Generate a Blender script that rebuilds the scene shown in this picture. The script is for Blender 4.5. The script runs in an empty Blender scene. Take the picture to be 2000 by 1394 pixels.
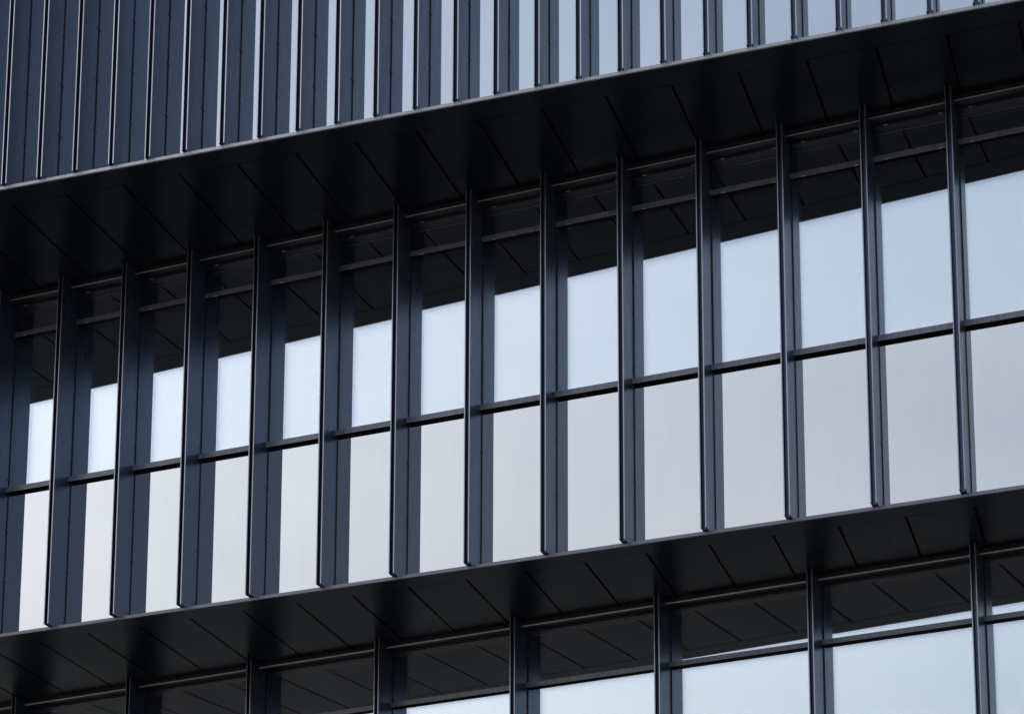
import bpy, bmesh, math, random
from mathutils import Vector, Matrix

random.seed(7)
sc = bpy.context.scene
COL = sc.collection

# ------------------------------------------------------------------ camera
EYE = 1.6                       # eye height above the ground
cam_d = bpy.data.cameras.new("camera")
cam = bpy.data.objects.new("camera", cam_d)
COL.objects.link(cam)
sc.camera = cam
pitch, roll = 0.1821, 0.0029
cp, sp, cr, sr = math.cos(pitch), math.sin(pitch), math.cos(roll), math.sin(roll)
Rv, Fv, Uv = Vector((1, 0, 0)), Vector((0, cp, sp)), Vector((0, -sp, cp))
Xc = Rv * cr + Uv * sr
Yc = -Rv * sr + Uv * cr
cam.matrix_world = Matrix((
    (Xc.x, Yc.x, -Fv.x, 0), (Xc.y, Yc.y, -Fv.y, 0), (Xc.z, Yc.z, -Fv.z, EYE), (0, 0, 0, 1)))
cam_d.sensor_fit = 'HORIZONTAL'
cam_d.sensor_width = 36.0
cam_d.lens = 4218.05 / 2000.0 * 36.0
cam_d.shift_x = 0.0
cam_d.shift_y = (1912.75 - 697.0) / 2000.0      # rising lens: verticals kept upright
cam_d.clip_start = 0.1
cam_d.clip_end = 6000.0

# ------------------------------------------------------------------ sky, sun, exposure
SUN_AZ, SUN_EL = math.radians(-62), math.radians(38)
world = bpy.data.worlds.new("World")
sc.world = world
world.use_nodes = True
wn, wl = world.node_tree.nodes, world.node_tree.links
sky = wn.new('ShaderNodeTexSky')
sky.sky_type = 'NISHITA'
sky.sun_disc = False
sky.sun_elevation = SUN_EL
sky.sun_rotation = SUN_AZ
sky.altitude = 0
sky.air_density = 1.0
sky.dust_density = 10.0
sky.ozone_density = 1.5
wl.new(sky.outputs[0], wn['Background'].inputs[0])
wn['Background'].inputs[1].default_value = 0.15
# a thin, almost even veil of high cloud over the clear sky
veil = wn.new('ShaderNodeBackground')
wtc = wn.new('ShaderNodeTexCoord')
wmp = wn.new('ShaderNodeMapping')
wmp.inputs['Scale'].default_value = (2.0, 2.0, 5.0)
wl.new(wtc.outputs['Generated'], wmp.inputs['Vector'])
wno = wn.new('ShaderNodeTexNoise')
wno.inputs['Scale'].default_value = 1.6
wno.inputs['Detail'].default_value = 5
wl.new(wmp.outputs[0], wno.inputs['Vector'])
wmr = wn.new('ShaderNodeMapRange')
wmr.inputs['From Min'].default_value = 0.3
wmr.inputs['From Max'].default_value = 0.7
wmr.inputs['To Min'].default_value = 0.11
wmr.inputs['To Max'].default_value = 0.19
wl.new(wno.outputs['Fac'], wmr.inputs['Value'])
wsx = wn.new('ShaderNodeSeparateXYZ')
wl.new(wtc.outputs['Generated'], wsx.inputs[0])
wel = wn.new('ShaderNodeMapRange')              # the veil looks thicker towards the horizon
wel.inputs['From Min'].default_value = 0.2
wel.inputs['From Max'].default_value = 0.62
wel.inputs['To Min'].default_value = 1.45
wel.inputs['To Max'].default_value = 0.80
wl.new(wsx.outputs['Z'], wel.inputs['Value'])
wmu = wn.new('ShaderNodeMath')
wmu.operation = 'MULTIPLY'
wl.new(wmr.outputs[0], wmu.inputs[0])
wl.new(wel.outputs[0], wmu.inputs[1])
waz = wn.new('ShaderNodeMapRange')              # and brighter on the side of the sun
waz.inputs['From Min'].default_value = -0.85
waz.inputs['From Max'].default_value = -0.40
waz.inputs['To Min'].default_value = 1.12
waz.inputs['To Max'].default_value = 0.86
wl.new(wsx.outputs['X'], waz.inputs['Value'])
wm2 = wn.new('ShaderNodeMath')
wm2.operation = 'MULTIPLY'
wl.new(wmu.outputs[0], wm2.inputs[0])
wl.new(waz.outputs[0], wm2.inputs[1])
wl.new(wm2.outputs[0], veil.inputs['Strength'])
veil.inputs['Color'].default_value = (1.0, 0.99, 0.91, 1)
wadd = wn.new('ShaderNodeAddShader')
wl.new(wn['Background'].outputs[0], wadd.inputs[0])
wl.new(veil.outputs[0], wadd.inputs[1])
wl.new(wadd.outputs[0], wn['World Output'].inputs['Surface'])

sun_d = bpy.data.lights.new("sun", 'SUN')
sun_d.energy = 2.0
sun_d.angle = math.radians(0.5)
sun_d.color = (1.0, 0.95, 0.88)
sun = bpy.data.objects.new("sun", sun_d)
COL.objects.link(sun)
sdir = Vector((math.sin(SUN_AZ) * math.cos(SUN_EL), math.cos(SUN_AZ) * math.cos(SUN_EL), math.sin(SUN_EL)))
sun.rotation_euler = sdir.to_track_quat('Z', 'Y').to_euler()
sun.location = (0, 0, 60)

sc.view_settings.view_transform = 'Standard'
sc.view_settings.look = 'None'
sc.view_settings.exposure = 0.90
sc.view_settings.gamma = 1.0
sc.view_settings.use_curve_mapping = False
sc.cycles.max_bounces = 10
sc.cycles.glossy_bounces = 8
sc.cycles.sample_clamp_indirect = 3.0
sc.cycles.transparent_max_bounces = 8


# ------------------------------------------------------------------ materials
def new_mat(name):
    m = bpy.data.materials.new(name)
    m.use_nodes = True
    return m, m.node_tree.nodes, m.node_tree.links, m.node_tree.nodes['Principled BSDF']


def metal(name, col, rough=0.4, metallic=0.6, var=0.25, spec=0.5, streak=0.0, bump=0.15, fine=220.0):
    m, n, l, b = new_mat(name)
    tc = n.new('ShaderNodeTexCoord')
    geo = n.new('ShaderNodeNewGeometry')
    no = n.new('ShaderNodeTexNoise')
    no.inputs['Scale'].default_value = fine
    no.inputs['Detail'].default_value = 2
    l.new(geo.outputs['Position'], no.inputs['Vector'])
    big = n.new('ShaderNodeTexNoise')
    big.inputs['Scale'].default_value = 3.0
    big.inputs['Detail'].default_value = 4
    mp = n.new('ShaderNodeMapping')
    mp.inputs['Scale'].default_value = (6, 6, 0.7)
    l.new(geo.outputs['Position'], mp.inputs['Vector'])
    l.new(mp.outputs[0], big.inputs['Vector'])
    mixv = n.new('ShaderNodeMath')
    mixv.operation = 'ADD'
    l.new(no.outputs['Fac'], mixv.inputs[0])
    l.new(big.outputs['Fac'], mixv.inputs[1])
    src = mixv.outputs[0]
    if streak > 0:                              # rain streaks and dust, running down the face
        st = n.new('ShaderNodeTexNoise')
        st.inputs['Scale'].default_value = 1.0
        st.inputs['Detail'].default_value = 3
        m2 = n.new('ShaderNodeMapping')
        m2.inputs['Scale'].default_value = (60, 60, 5)
        l.new(geo.outputs['Position'], m2.inputs['Vector'])
        l.new(m2.outputs[0], st.inputs['Vector'])
        a = n.new('ShaderNodeMath')
        a.operation = 'MULTIPLY_ADD'
        a.inputs[1].default_value = streak
        l.new(st.outputs['Fac'], a.inputs[0])
        l.new(src, a.inputs[2])
        src = a.outputs[0]
    mr = n.new('ShaderNodeMapRange')
    mr.inputs['From Min'].default_value = 0.5 + streak * 0.25
    mr.inputs['From Max'].default_value = 1.5 + streak * 0.75
    mr.inputs['To Min'].default_value = 1 - var
    mr.inputs['To Max'].default_value = 1 + var
    l.new(src, mr.inputs['Value'])
    mul = n.new('ShaderNodeVectorMath')
    mul.operation = 'SCALE'
    mul.inputs[0].default_value = col
    oi = n.new('ShaderNodeObjectInfo')           # each length of metal a shade of its own
    ov = n.new('ShaderNodeMapRange')
    ov.inputs['To Min'].default_value = 0.90
    ov.inputs['To Max'].default_value = 1.10
    l.new(oi.outputs['Random'], ov.inputs['Value'])
    om = n.new('ShaderNodeMath')
    om.operation = 'MULTIPLY'
    l.new(mr.outputs[0], om.inputs[0])
    l.new(ov.outputs[0], om.inputs[1])
    l.new(om.outputs[0], mul.inputs['Scale'])
    l.new(mul.outputs[0], b.inputs['Base Color'])
    b.inputs['Metallic'].default_value = metallic
    r2 = n.new('ShaderNodeMapRange')
    r2.inputs['From Min'].default_value = 0.3
    r2.inputs['From Max'].default_value = 0.7
    r2.inputs['To Min'].default_value = max(0.02, rough - 0.05)
    r2.inputs['To Max'].default_value = rough + 0.05
    l.new(big.outputs['Fac'], r2.inputs['Value'])
    l.new(r2.outputs[0], b.inputs['Roughness'])
    b.inputs['Specular IOR Level'].default_value = spec
    if bump:
        bp = n.new('ShaderNodeBump')
        bp.inputs['Strength'].default_value = bump
        bp.inputs['Distance'].default_value = 0.001
        l.new(no.outputs['Fac'], bp.inputs['Height'])
        l.new(bp.outputs[0], b.inputs['Normal'])
    return m


def satin(name, col, r0, r1, spec):
    """Smooth painted sheet: one colour, gloss drifting slowly over a metre or so."""
    m, n, l, b = new_mat(name)
    geo = n.new('ShaderNodeNewGeometry')
    no = n.new('ShaderNodeTexNoise')
    no.inputs['Scale'].default_value = 1.3
    no.inputs['Detail'].default_value = 1
    l.new(geo.outputs['Position'], no.inputs['Vector'])
    mr = n.new('ShaderNodeMapRange')
    mr.inputs['From Min'].default_value = 0.3
    mr.inputs['From Max'].default_value = 0.7
    mr.inputs['To Min'].default_value = r0
    mr.inputs['To Max'].default_value = r1
    l.new(no.outputs['Fac'], mr.inputs['Value'])
    l.new(mr.outputs[0], b.inputs['Roughness'])
    oi = n.new('ShaderNodeObjectInfo')
    k = n.new('ShaderNodeMapRange')
    k.inputs['To Min'].default_value = 0.8
    k.inputs['To Max'].default_value = 1.25
    l.new(oi.outputs['Random'], k.inputs['Value'])
    mul = n.new('ShaderNodeVectorMath')
    mul.operation = 'SCALE'
    mul.inputs[0].default_value = col
    l.new(k.outputs[0], mul.inputs['Scale'])
    l.new(mul.outputs[0], b.inputs['Base Color'])
    b.inputs['Specular IOR Level'].default_value = spec
    return m


def mirror(name, col, tint, refl, rough=0.0, wave=0.02, sheen=False):
    """Coated opaque glass or gloss panel: a mirror layer over a dark tinted body, with the faint waviness of real sheets."""
    m, n, l, b = new_mat(name)
    out = n['Material Output']
    geo = n.new('ShaderNodeNewGeometry')
    oi = n.new('ShaderNodeObjectInfo')
    add = n.new('ShaderNodeVectorMath')
    add.operation = 'ADD'
    l.new(geo.outputs['Position'], add.inputs[0])
    l.new(oi.outputs['Location'], add.inputs[1])
    no = n.new('ShaderNodeTexNoise')
    no.inputs['Scale'].default_value = 1.1
    no.inputs['Detail'].default_value = 1
    l.new(add.outputs[0], no.inputs['Vector'])
    bp = n.new('ShaderNodeBump')
    bp.inputs['Strength'].default_value = wave
    bp.inputs['Distance'].default_value = 0.02
    l.new(no.outputs['Fac'], bp.inputs['Height'])
    g = n.new('ShaderNodeBsdfGlossy')
    g.inputs['Roughness'].default_value = rough
    l.new(bp.outputs[0], g.inputs['Normal'])
    # thin dust film
    du = n.new('ShaderNodeTexNoise')
    du.inputs['Scale'].default_value = 2.2
    du.inputs['Detail'].default_value = 6
    dm = n.new('ShaderNodeMapping')
    dm.inputs['Scale'].default_value = (5, 5, 0.8)   # run-off, so longer than wide
    l.new(geo.outputs['Position'], dm.inputs['Vector'])
    l.new(dm.outputs[0], du.inputs['Vector'])
    mr = n.new('ShaderNodeMapRange')
    mr.inputs['From Min'].default_value = 0.3
    mr.inputs['From Max'].default_value = 0.7
    mr.inputs['To Min'].default_value = 0.975
    mr.inputs['To Max'].default_value = 1.0
    l.new(du.outputs['Fac'], mr.inputs['Value'])
    sc_ = n.new('ShaderNodeVectorMath')
    sc_.operation = 'SCALE'
    sc_.inputs[0].default_value = col
    rm = n.new('ShaderNodeMath')
    rm.operation = 'MULTIPLY_ADD'
    rm.inputs[1].default_value = 0.05
    rm.inputs[2].default_value = 0.95
    l.new(oi.outputs['Random'], rm.inputs[0])
    mm = n.new('ShaderNodeMath')
    mm.operation = 'MULTIPLY'
    l.new(mr.outputs[0], mm.inputs[0])
    l.new(rm.outputs[0], mm.inputs[1])
    l.new(mm.outputs[0], sc_.inputs['Scale'])
    l.new(sc_.outputs[0], g.inputs['Color'])
    if sheen:                                    # soft coloured scatter of the coating
        d = n.new('ShaderNodeBsdfGlossy')
        d.inputs['Roughness'].default_value = 0.42
    else:
        d = n.new('ShaderNodeBsdfDiffuse')
    d.inputs['Color'].default_value = (*tint, 1)
    mx = n.new('ShaderNodeMixShader')
    mx.inputs[0].default_value = refl
    l.new(d.outputs[0], mx.inputs[1])
    l.new(g.outputs[0], mx.inputs[2])
    l.new(mx.outputs[0], out.inputs['Surface'])
    return m


def outer_glass(name, refl, col, wave=0.02):
    m, n, l, b = new_mat(name)
    out = n['Material Output']
    g = n.new('ShaderNodeBsdfGlossy')
    g.inputs['Roughness'].default_value = 0.0
    g.inputs['Color'].default_value = (*col, 1)
    t = n.new('ShaderNodeBsdfTransparent')
    geo = n.new('ShaderNodeNewGeometry')
    no = n.new('ShaderNodeTexNoise')
    no.inputs['Scale'].default_value = 0.9
    l.new(geo.outputs['Position'], no.inputs['Vector'])
    bp = n.new('ShaderNodeBump')
    bp.inputs['Strength'].default_value = wave
    bp.inputs['Distance'].default_value = 0.02
    l.new(no.outputs['Fac'], bp.inputs['Height'])
    l.new(bp.outputs[0], g.inputs['Normal'])
    mx = n.new('ShaderNodeMixShader')
    mx.inputs[0].default_value = refl
    l.new(t.outputs[0], mx.inputs[1])
    l.new(g.outputs[0], mx.inputs[2])
    l.new(mx.outputs[0], out.inputs['Surface'])
    return m


M_EDGE = metal("bare_cut_edge", (0.46, 0.47, 0.50), rough=0.33, metallic=0.8, var=0.15, bump=0)
M_EDGE2 = metal("dull_cut_edge", (0.33, 0.34, 0.38), rough=0.35, metallic=0.8, var=0.15, bump=0)
M_FIN = metal("dark_fin_metal", (0.060, 0.085, 0.145), rough=0.31, metallic=0.55, var=0.20, streak=0.5)
M_TRIM_HI = metal("pale_drip_edge_metal", (0.40, 0.40, 0.42), rough=0.4, metallic=0.3, var=0.3, streak=1.0)
M_TRIM = metal("drip_edge_metal", (0.15, 0.15, 0.185), rough=0.4, metallic=0.4, var=0.3, streak=1.0)
M_FRAME = metal("dark_frame_metal", (0.045, 0.046, 0.056), rough=0.4, metallic=0.5, var=0.3, streak=1.0)
M_TRANS = metal("transom_metal", (0.17, 0.175, 0.205), rough=0.42, metallic=0.3, var=0.5, streak=2.2)
M_LIP = metal("pale_lip_metal", (0.55, 0.54, 0.53), rough=0.45, metallic=0.3, var=0.2)
M_LIPW = metal("weathered_lip_metal", (0.80, 0.71, 0.60), rough=0.5, metallic=0.2, var=0.35, streak=1.0)
M_SOF = satin("soffit_panel_metal", (0.006, 0.010, 0.015), 0.27, 0.34, 0.18)
M_BLACK = metal("black_gap_and_shade", (0.004, 0.004, 0.005), rough=0.8, metallic=0.0, var=0.1, spec=0.1, bump=0)
M_GASK_SHADE = metal("black_gasket_and_shade", (0.02, 0.02, 0.022), rough=0.45, metallic=0.0, var=0.1)
M_SCREW = metal("screw_metal", (0.012, 0.012, 0.014), rough=0.4, metallic=0.2, var=0.1, bump=0)
M_CAP = metal("drain_cap_plastic", (0.8, 0.8, 0.8), rough=0.3, metallic=0.2, var=0.05, bump=0)
M_UP = mirror("gloss_cladding", (0.66, 0.71, 0.735), (0.03, 0.03, 0.08), 0.90)
M_SPAN = mirror("opaque_spandrel_glass", (0.745, 0.738, 0.71), (0.03, 0.035, 0.045), 0.9)
M_GIN = mirror("coated_inner_pane", (1.0, 0.937, 0.735), (0.0, 0.02, 0.25), 0.93)
M_GOUT = outer_glass("outer_pane", 0.42, (0.80, 0.875, 0.96))
M_CORE = metal("dark_wall_sheet", (0.02, 0.022, 0.026), rough=0.6, metallic=0.0, var=0.1)


def ground_mat():
    m, n, l, b = new_mat("asphalt")
    geo = n.new('ShaderNodeNewGeometry')
    no = n.new('ShaderNodeTexNoise')
    no.inputs['Scale'].default_value = 0.4
    no.inputs['Detail'].default_value = 10
    l.new(geo.outputs['Position'], no.inputs['Vector'])
    cr_ = n.new('ShaderNodeValToRGB')
    cr_.color_ramp.elements[0].color = (0.022, 0.026, 0.032, 1)
    cr_.color_ramp.elements[1].color = (0.045, 0.050, 0.058, 1)
    l.new(no.outputs['Fac'], cr_.inputs[0])
    l.new(cr_.outputs[0], b.inputs['Base Color'])
    b.inputs['Roughness'].default_value = 0.85
    return m


M_GROUND = ground_mat()


# ------------------------------------------------------------------ helpers
def box(bm, x0, x1, y0, y1, z0, z1, mi=0):
    vs = [bm.verts.new(p) for p in ((x0, y0, z0), (x1, y0, z0), (x1, y1, z0), (x0, y1, z0),
                                    (x0, y0, z1), (x1, y0, z1), (x1, y1, z1), (x0, y1, z1))]
    for f in ((3, 2, 1, 0), (4, 5, 6, 7), (0, 1, 5, 4), (1, 2, 6, 5), (2, 3, 7, 6), (3, 0, 4, 7)):
        bm.faces.new([vs[i] for i in f]).material_index = mi


def prism(bm, pts, z0, z1, mi=0):
    a = [bm.verts.new((x, y, z0)) for x, y in pts]
    b = [bm.verts.new((x, y, z1)) for x, y in pts]
    n = len(pts)
    bm.faces.new(a[::-1]).material_index = mi
    bm.faces.new(b).material_index = mi
    for i in range(n):
        bm.faces.new((a[i], a[(i + 1) % n], b[(i + 1) % n], b[i])).material_index = mi


def disc_x(bm, x0, x1, y, z, r, seg=8, mi=0):
    """Short cylinder whose axis runs along x (a screw head on a fin side)."""
    a, b = [], []
    for i in range(seg):
        t = 2 * math.pi * i / seg
        a.append(bm.verts.new((x0, y + r * math.cos(t), z + r * math.sin(t))))
        b.append(bm.verts.new((x1, y + 0.8 * r * math.cos(t), z + 0.8 * r * math.sin(t))))
    bm.faces.new(a).material_index = mi
    bm.faces.new(b).material_index = mi
    for i in range(seg):
        bm.faces.new((a[i], a[(i + 1) % seg], b[(i + 1) % seg], b[i])).material_index = mi


def mesh_of(name, bm, mats):
    bmesh.ops.recalc_face_normals(bm, faces=bm.faces[:])
    me = bpy.data.meshes.new(name)
    bm.to_mesh(me)
    bm.free()
    for m in mats:
        me.materials.append(m)
    return me


def link(name, data, parent=None, loc=(0, 0, 0), rz=0.0, label=None):
    o = bpy.data.objects.new(name, data)
    COL.objects.link(o)
    o.parent = parent
    o.location = loc
    o.rotation_euler = (0, 0, rz)
    if label:
        o['label'] = label
    return o


S = 0.9                                          # facade module
LV = {                                           # facade lines: heading of the normal, distance, start
    'u': (0.3123, 15.1006 * 1.28829 * 1.00266, -9.5934 * 1.28829 * 1.00266),
    'm': (0.3790, 16.0 * 1.28829, -11.0223 * 1.28829),
    'l': (0.4403, 16.8185 * 1.28829 * 1.00172 + 0.03, -13.5474 * 1.28829 * 1.00172),
}


def axes(l):
    a = LV[l][0]
    return Vector((math.sin(a), math.cos(a), 0)), Vector((math.cos(a), -math.sin(a), 0))


def at(l, u, off=0.0, z=0.0):
    n, t = axes(l)
    p = n * (LV[l][1] + off) + t * (LV[l][2] + u)
    return Vector((p.x, p.y, z + EYE))


Z_US, Z_UF = 13.200, 13.236                      # upper storey: soffit, bottom of fins
Z_MS, Z_MF = 8.727, 8.764                        # middle storey
Z_LS, Z_LF = 4.25, 4.287                         # lower storey
Z_TOP = 19.0
GU, GM, GL = 0.355, 0.350, 0.358                 # depth of the glass line behind the fin noses
FW, PL = 0.067, 0.011

bld = bpy.data.objects.new("office_building", None)
COL.objects.link(bld)
bld.location = (0, 0, 0)
bld['label'] = "dark metal office building with overhanging storeys, vertical fins and mirror windows"
bld['category'] = "building"

FIN_LABEL = {'u': "close set fin of the upper storey", 'm': "fin between the tall windows of the middle storey",
             'l': "fin between the wide windows of the lower storey"}


def fin_mesh(h, g, edge):
    """Open U channel: two plates and a recessed web."""
    bm = bmesh.new()
    box(bm, 0, PL, 0, g - 0.008, 0, h)
    box(bm, FW - PL, FW, 0, g - 0.008, 0, h)
    box(bm, PL, FW - PL, 0.062, 0.074, 0, h)
    box(bm, PL, FW - PL, 0.20, 0.212, 0.02, h)
    bmesh.ops.recalc_face_normals(bm, faces=bm.faces[:])
    for f in bm.faces:                           # cut front edges of the two plates
        if f.normal.y < -0.9 and f.calc_center_median().y < 0.01:
            f.material_index = 1
        c = f.calc_center_median()
        if abs(f.normal.x) > 0.9 and PL * 0.9 < c.x < FW - PL * 0.9:
            f.material_index = 2                 # shade inside the channel, painted black on its inner faces
    return mesh_of("fin", bm, [M_FIN, edge, M_GASK_SHADE])


def strip_mesh(h, g, zs):
    """Black joint along the foot of a fin, with its small fixing clips."""
    bm = bmesh.new()
    for z in zs:
        for xa, xb in ((FW - 0.001, FW + 0.007), (-0.007, 0.001)):
            box(bm, xa, xb, g - 0.034, g - 0.004, z - 0.009, z + 0.009)
    box(bm, -0.010, FW + 0.010, g - 0.006, g + 0.004, 0, h)
    return mesh_of("gasket", bm, [M_GASK_SHADE])


def fins(l, z0, z1, g, i0, i1, pitch_, zs, jit=0.0):
    h = z1 - z0
    fm, gm = fin_mesh(h, g, M_EDGE if l == 'u' else M_EDGE2), strip_mesh(h, g, zs)
    rz = -LV[l][0]
    for i in range(i0, i1):
        p = at(l, i * pitch_, 0, z0)
        f = link("fin", fm, bld, p, rz + random.uniform(-jit, jit), FIN_LABEL[l])
        link("gasket", gm, f)


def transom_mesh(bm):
    """Rail whose underside is coloured black for the shade beneath it."""
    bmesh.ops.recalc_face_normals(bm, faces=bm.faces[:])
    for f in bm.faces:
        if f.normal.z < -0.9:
            f.material_index = 1  # shade under the rail, painted black on the bottom face
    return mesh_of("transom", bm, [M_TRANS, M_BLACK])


# ------------------------------------------------------------------ cores behind the cladding
def core(l, u0, u1, y0, y1, z0, z1, label):
    bm = bmesh.new()
    box(bm, u0, u1, y0, y1, 0, z1 - z0)
    return link("wall", mesh_of("wall", bm, [M_CORE]), bld, at(l, 0, 0, z0), -LV[l][0], label)


UB0, UB1 = -16, 32                                # upper bays
MB0, MB1 = -4, 17                                # middle bays
LB0, LB1 = -3, 10                                # lower bays
core('u', UB0 * S / 2, UB1 * S / 2, GU + 0.03, 12.0, Z_US + 0.03, Z_TOP, "dark wall behind the upper cladding")
core('m', MB0 * S, MB1 * S, GM + 0.05, 11.5, Z_MS + 0.03, Z_US + 0.026, "dark wall behind the middle windows")
core('l', LB0 * 2 * S, LB1 * 2 * S, GL + 0.05, 11.0, Z_LS + 0.03, Z_MS + 0.026, "dark wall behind the lower windows")
core('l', LB0 * 2 * S + 1, LB1 * 2 * S - 1, 2.4, 10.5, -EYE, Z_LS + 0.026, "recessed dark ground floor wall")

# ------------------------------------------------------------------ upper storey
fins('u', Z_UF, Z_TOP, GU, UB0, UB1, S / 2, [0.07 + 0.63 * k for k in range(9)], 0.004)
bm = bmesh.new()
box(bm, FW + 0.002, S / 2 - 0.002, GU, GU + 0.02, -0.02, Z_TOP - Z_UF)
up_me = mesh_of("cladding_panel", bm, [M_UP])
for i in range(UB0, UB1 - 1):
    link("cladding_panel", up_me, bld, at('u', i * S / 2, 0, Z_UF), -LV['u'][0] + random.uniform(-0.0015, 0.0015),
         "glossy blue grey cladding panel between upper fins")


def trim(l, u0, u1, y0, y1, z0, z1, mat, label, step=2.7, gap=0.003):
    """Thin drip edge laid in butted lengths; returns the part with its lengths as sub-parts."""
    rz = -LV[l][0]
    first = True
    u = u0
    k = 0
    while u < u1:
        e = min(u + step, u1)
        bm = bmesh.new()
        box(bm, 0, e - u - gap, y0, y1, 0, z1 - z0)
        link("drip_edge", mesh_of("drip_edge", bm, [mat]), bld, at(l, u, 0, z0), rz, label)
        u = e
        k += 1


trim('u', UB0 * S / 2, UB1 * S / 2, 0.047, 0.07, Z_US, Z_UF, M_TRIM_HI, "pale thin edge under the upper storey")
trim('m', MB0 * S, MB1 * S, 0.105, 0.13, Z_MS, Z_MF, M_TRIM, "grey thin edge under the middle storey")
trim('l', LB0 * 2 * S, LB1 * 2 * S, 0.105, 0.13, Z_LS, Z_LF, M_TRIM, "grey thin edge under the lower storey")


# ------------------------------------------------------------------ soffits
def line_pt(l, off):
    n, t = axes(l)
    return n * (LV[l][1] + off), t


def isect(a_dir, v, l, off):
    """Plan point on the facade line l (at depth off) where the seam with coordinate v crosses it."""
    ts = Vector((math.cos(a_dir), -math.sin(a_dir), 0))
    p0, t = line_pt(l, off)
    k = (v - p0.dot(ts)) / t.dot(ts)
    p = p0 + t * k
    return (p.x, p.y)


def soffit(lo, li, off_b, off_i, z, a_dir, v0, dv, k0, k1, e0, label):
    """lo: storey above (outer edge), li: storey below (inner edge)."""
    # plain margin along the outer edge
    u0, u1 = (UB0 * S / 2, UB1 * S / 2) if lo == 'u' else (MB0 * S, MB1 * S)
    s = link("soffit", None, bld, (0, 0, 0), 0, label)
    step = 5.4
    u = u0
    while u < u1:
        e = min(u + step, u1)
        bm = bmesh.new()
        box(bm, 0, e - u - 0.003, e0, off_b - 0.005, 0.0015, 0.024)
        link("soffit_margin", mesh_of("soffit_margin", bm, [M_SOF]), s, at(lo, u, 0, z), -LV[lo][0])
        u = e
    g = 0.012
    for k in range(k0, k1):
        a, b = v0 + dv * k + g, v0 + dv * (k + 1) - g
        q = [isect(a_dir, a, lo, off_b + 0.005), isect(a_dir, b, lo, off_b + 0.005),
             isect(a_dir, b, li, off_i), isect(a_dir, a, li, off_i)]
        cx, cy = sum(p[0] for p in q) / 4, sum(p[1] for p in q) / 4
        bm = bmesh.new()
        prism(bm, [(x - cx, y - cy) for x, y in q], 0.0, 0.022)
        link("soffit_panel", mesh_of("soffit_panel", bm, [M_SOF]), s,
             (cx, cy, z + EYE + 0.004 + random.uniform(-0.0008, 0.0008)))
    # black backing seen through the joints
    c = [at(lo, u0, e0 + 0.03), at(lo, u1, e0 + 0.03), at(lo, u1, 3.5), at(lo, u0, 3.5)]
    bm = bmesh.new()
    prism(bm, [(p.x, p.y) for p in c], z + EYE + 0.0275, z + EYE + 0.029)
    link("backing_board", mesh_of("backing_board", bm, [M_BLACK]), s)


soffit('u', 'm', 0.385, 0.30, Z_US, 0.332, -11.4496, 0.7054, -12, 18, 0.0705, "black panelled soffit under the upper storey")
soffit('m', 'l', 0.400, 0.30, Z_MS, 0.3202, -13.2809, 0.7003, -7, 22, 0.1305, "black panelled soffit under the middle storey")

# ------------------------------------------------------------------ middle storey windows
fins('m', Z_MF, Z_US + 0.003, GM, MB0, MB1, S, [0.11 + 0.655 * k for k in range(7)], 0.003)

x0, x1 = FW + 0.001, S - 0.001
W = {}
bm = bmesh.new()                                  # perimeter frame and lights of one window
box(bm, x0, x1, GM - 0.020, GM + 0.045, 13.118, 13.146)      # under the head box
box(bm, x0, x0 + 0.012, GM - 0.004, GM + 0.045, 10.73, 13.118)
box(bm, x1 - 0.012, x1, GM - 0.004, GM + 0.045, 10.73, 13.118)
W['frame'] = mesh_of("frame", bm, [M_FRAME])
bm = bmesh.new()
box(bm, x0, x1, 0.19, GM + 0.045, 13.146, 13.2035)
W['head'] = mesh_of("head_box", bm, [M_FRAME])
bm = bmesh.new()
box(bm, x0, x1, 0.182, 0.1895, 13.138, 13.149)
W['lip'] = mesh_of("lip", bm, [M_LIP])
bm = bmesh.new()
box(bm, x0, x1, GM - 0.030, GM + 0.045, 12.712, 12.778)
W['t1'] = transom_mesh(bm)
bm = bmesh.new()
box(bm, x0, x1, GM - 0.065, GM + 0.045, 10.654, 10.720)
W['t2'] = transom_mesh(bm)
bm = bmesh.new()
box(bm, x0 + 0.012, x1 - 0.012, GM, GM + 0.002, 12.778, 13.118, 0)
box(bm, x0 + 0.012, x1 - 0.012, GM + 0.034, GM + 0.038, 12.778, 13.118, 1)
W['p1'] = mesh_of("pane", bm, [M_GOUT, M_GIN])
bm = bmesh.new()
box(bm, x0 + 0.012, x1 - 0.012, GM, GM + 0.002, 10.720, 12.712, 0)
box(bm, x0 + 0.012, x1 - 0.012, GM + 0.034, GM + 0.038, 10.720, 12.712, 1)
W['p2'] = mesh_of("pane", bm, [M_GOUT, M_GIN])
bm = bmesh.new()
box(bm, x0, x1, GM, GM + 0.02, Z_MF - 0.02, 10.654)
W['sp'] = mesh_of("spandrel_panel", bm, [M_SPAN])
bm = bmesh.new()
for zz, yy in ((13.118, GM - 0.022), (12.712, GM - 0.032)):
    for xx in (0.215, 0.79):
        box(bm, xx - 0.022, xx + 0.022, yy - 0.004, yy + 0.0005, zz + 0.002, zz + 0.009)
W['cap'] = mesh_of("drain_cap", bm, [M_CAP])

for i in range(MB0, MB1 - 1):
    p = at('m', i * S, 0, 0)
    rz = -LV['m'][0]
    w = link("window", W['frame'], bld, p, rz, "tall narrow mirror window of the middle storey")
    for nm, k in (("pane", 'p1'), ("pane", 'p2'), ("transom", 't1'), ("transom", 't2'), ("head_box", 'head'),
                  ("lip", 'lip'), ("drain_cap", 'cap')):
        o = link(nm, W[k], w)
        if nm == "pane":
            o.rotation_euler = (random.uniform(-0.0008, 0.0008), 0, random.uniform(-0.0012, 0.0012))
    link("spandrel_panel", W['sp'], bld, p, rz + random.uniform(-0.0012, 0.0012),
         "opaque grey glass panel below the middle windows")

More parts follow.
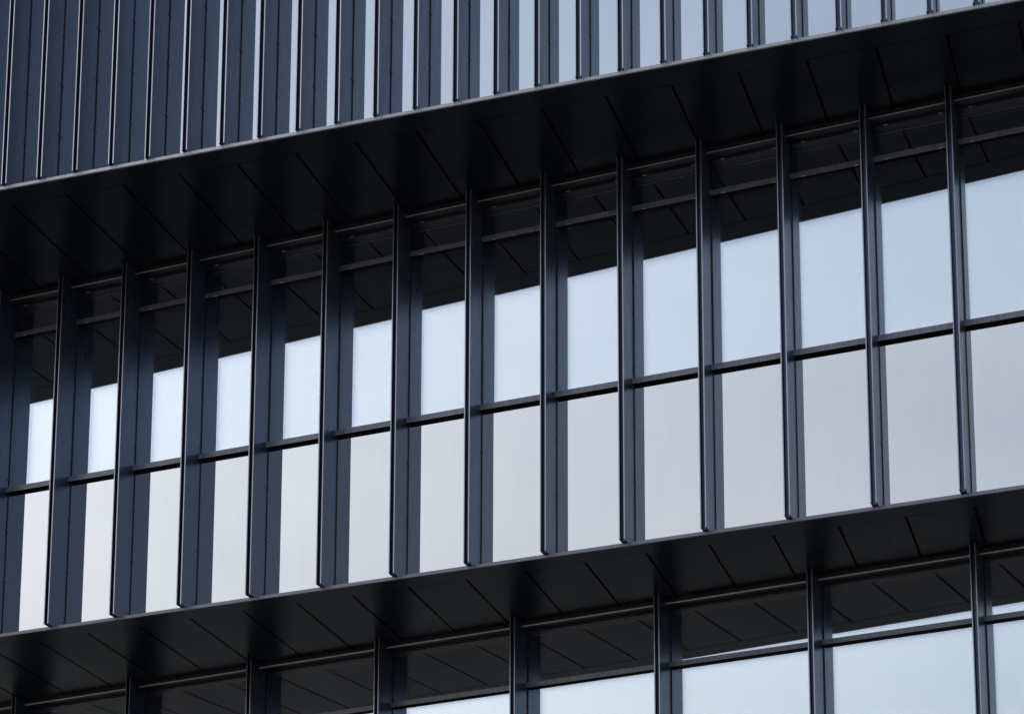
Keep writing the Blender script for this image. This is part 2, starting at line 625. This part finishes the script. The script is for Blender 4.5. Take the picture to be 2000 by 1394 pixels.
# ------------------------------------------------------------------ lower storey windows
fins('l', Z_LF, Z_MS + 0.003, GL, LB0, LB1, 2 * S, [0.08 + 0.655 * k for k in range(7)], 0.002)
x1 = 2 * S - 0.001
bm = bmesh.new()
box(bm, x0, x1, GL - 0.020, GL + 0.045, 8.638, 8.672)
box(bm, x0, x0 + 0.012, GL - 0.004, GL + 0.045, Z_LF - 0.02, 8.638)
box(bm, x1 - 0.012, x1, GL - 0.004, GL + 0.045, Z_LF - 0.02, 8.638)
V = {'frame': mesh_of("frame", bm, [M_FRAME])}
bm = bmesh.new()
box(bm, x0, x1, 0.205, GL + 0.045, 8.672, 8.7305)
V['head'] = mesh_of("head_box", bm, [M_FRAME])
bm = bmesh.new()
box(bm, x0, x1, 0.195, 0.2045, 8.668, 8.682)
V['lip'] = mesh_of("lip", bm, [M_LIPW])
bm = bmesh.new()
box(bm, x0, x1, GL - 0.055, GL + 0.045, 7.955, 8.015)
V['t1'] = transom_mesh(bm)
bm = bmesh.new()
box(bm, x0, x1, GL - 0.055, GL + 0.045, 5.55, 5.61)
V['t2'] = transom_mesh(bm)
for k, (za, zb_) in (('p1', (8.015, 8.638)), ('p2', (5.61, 7.955))):
    bm = bmesh.new()
    box(bm, x0 + 0.012, x1 - 0.012, GL, GL + 0.002, za, zb_, 0)
    box(bm, x0 + 0.012, x1 - 0.012, GL + 0.034, GL + 0.038, za, zb_, 1)
    V[k] = mesh_of("pane", bm, [M_GOUT, M_GIN])
bm = bmesh.new()
box(bm, x0 + 0.012, x1 - 0.012, GL, GL + 0.02, Z_LF - 0.02, 5.55)
V['sp'] = mesh_of("spandrel_panel", bm, [M_SPAN])
bm = bmesh.new()
for xx in (0.56, 1.26):
    box(bm, xx - 0.02, xx + 0.02, GL - 0.024, GL - 0.0195, 8.640, 8.646)
V['cap'] = mesh_of("drain_cap", bm, [M_TRIM])
for i in range(LB0, LB1 - 1):
    p = at('l', i * 2 * S, 0, 0)
    rz = -LV['l'][0]
    w = link("window", V['frame'], bld, p, rz, "wide mirror window of the lower storey")
    for nm, k in (("pane", 'p1'), ("pane", 'p2'), ("transom", 't1'), ("transom", 't2'), ("head_box", 'head'),
                  ("lip", 'lip'), ("drain_cap", 'cap')):
        o = link(nm, V[k], w)
        if nm == "pane":
            o.rotation_euler = (random.uniform(-0.0006, 0.0006), 0, random.uniform(-0.0010, 0.0010))
    link("spandrel_panel", V['sp'], bld, p, rz, "opaque grey glass panel below the lower windows")

# ------------------------------------------------------------------ ground
bm = bmesh.new()
R_ = 2500
vs = [bm.verts.new(p) for p in ((-R_, -R_, 0), (R_, -R_, 0), (R_, R_, 0), (-R_, R_, 0))]
bm.faces.new(vs)
g = link("ground", mesh_of("ground", bm, [M_GROUND]))
g['kind'] = "structure"
g['label'] = "flat asphalt ground around the building"
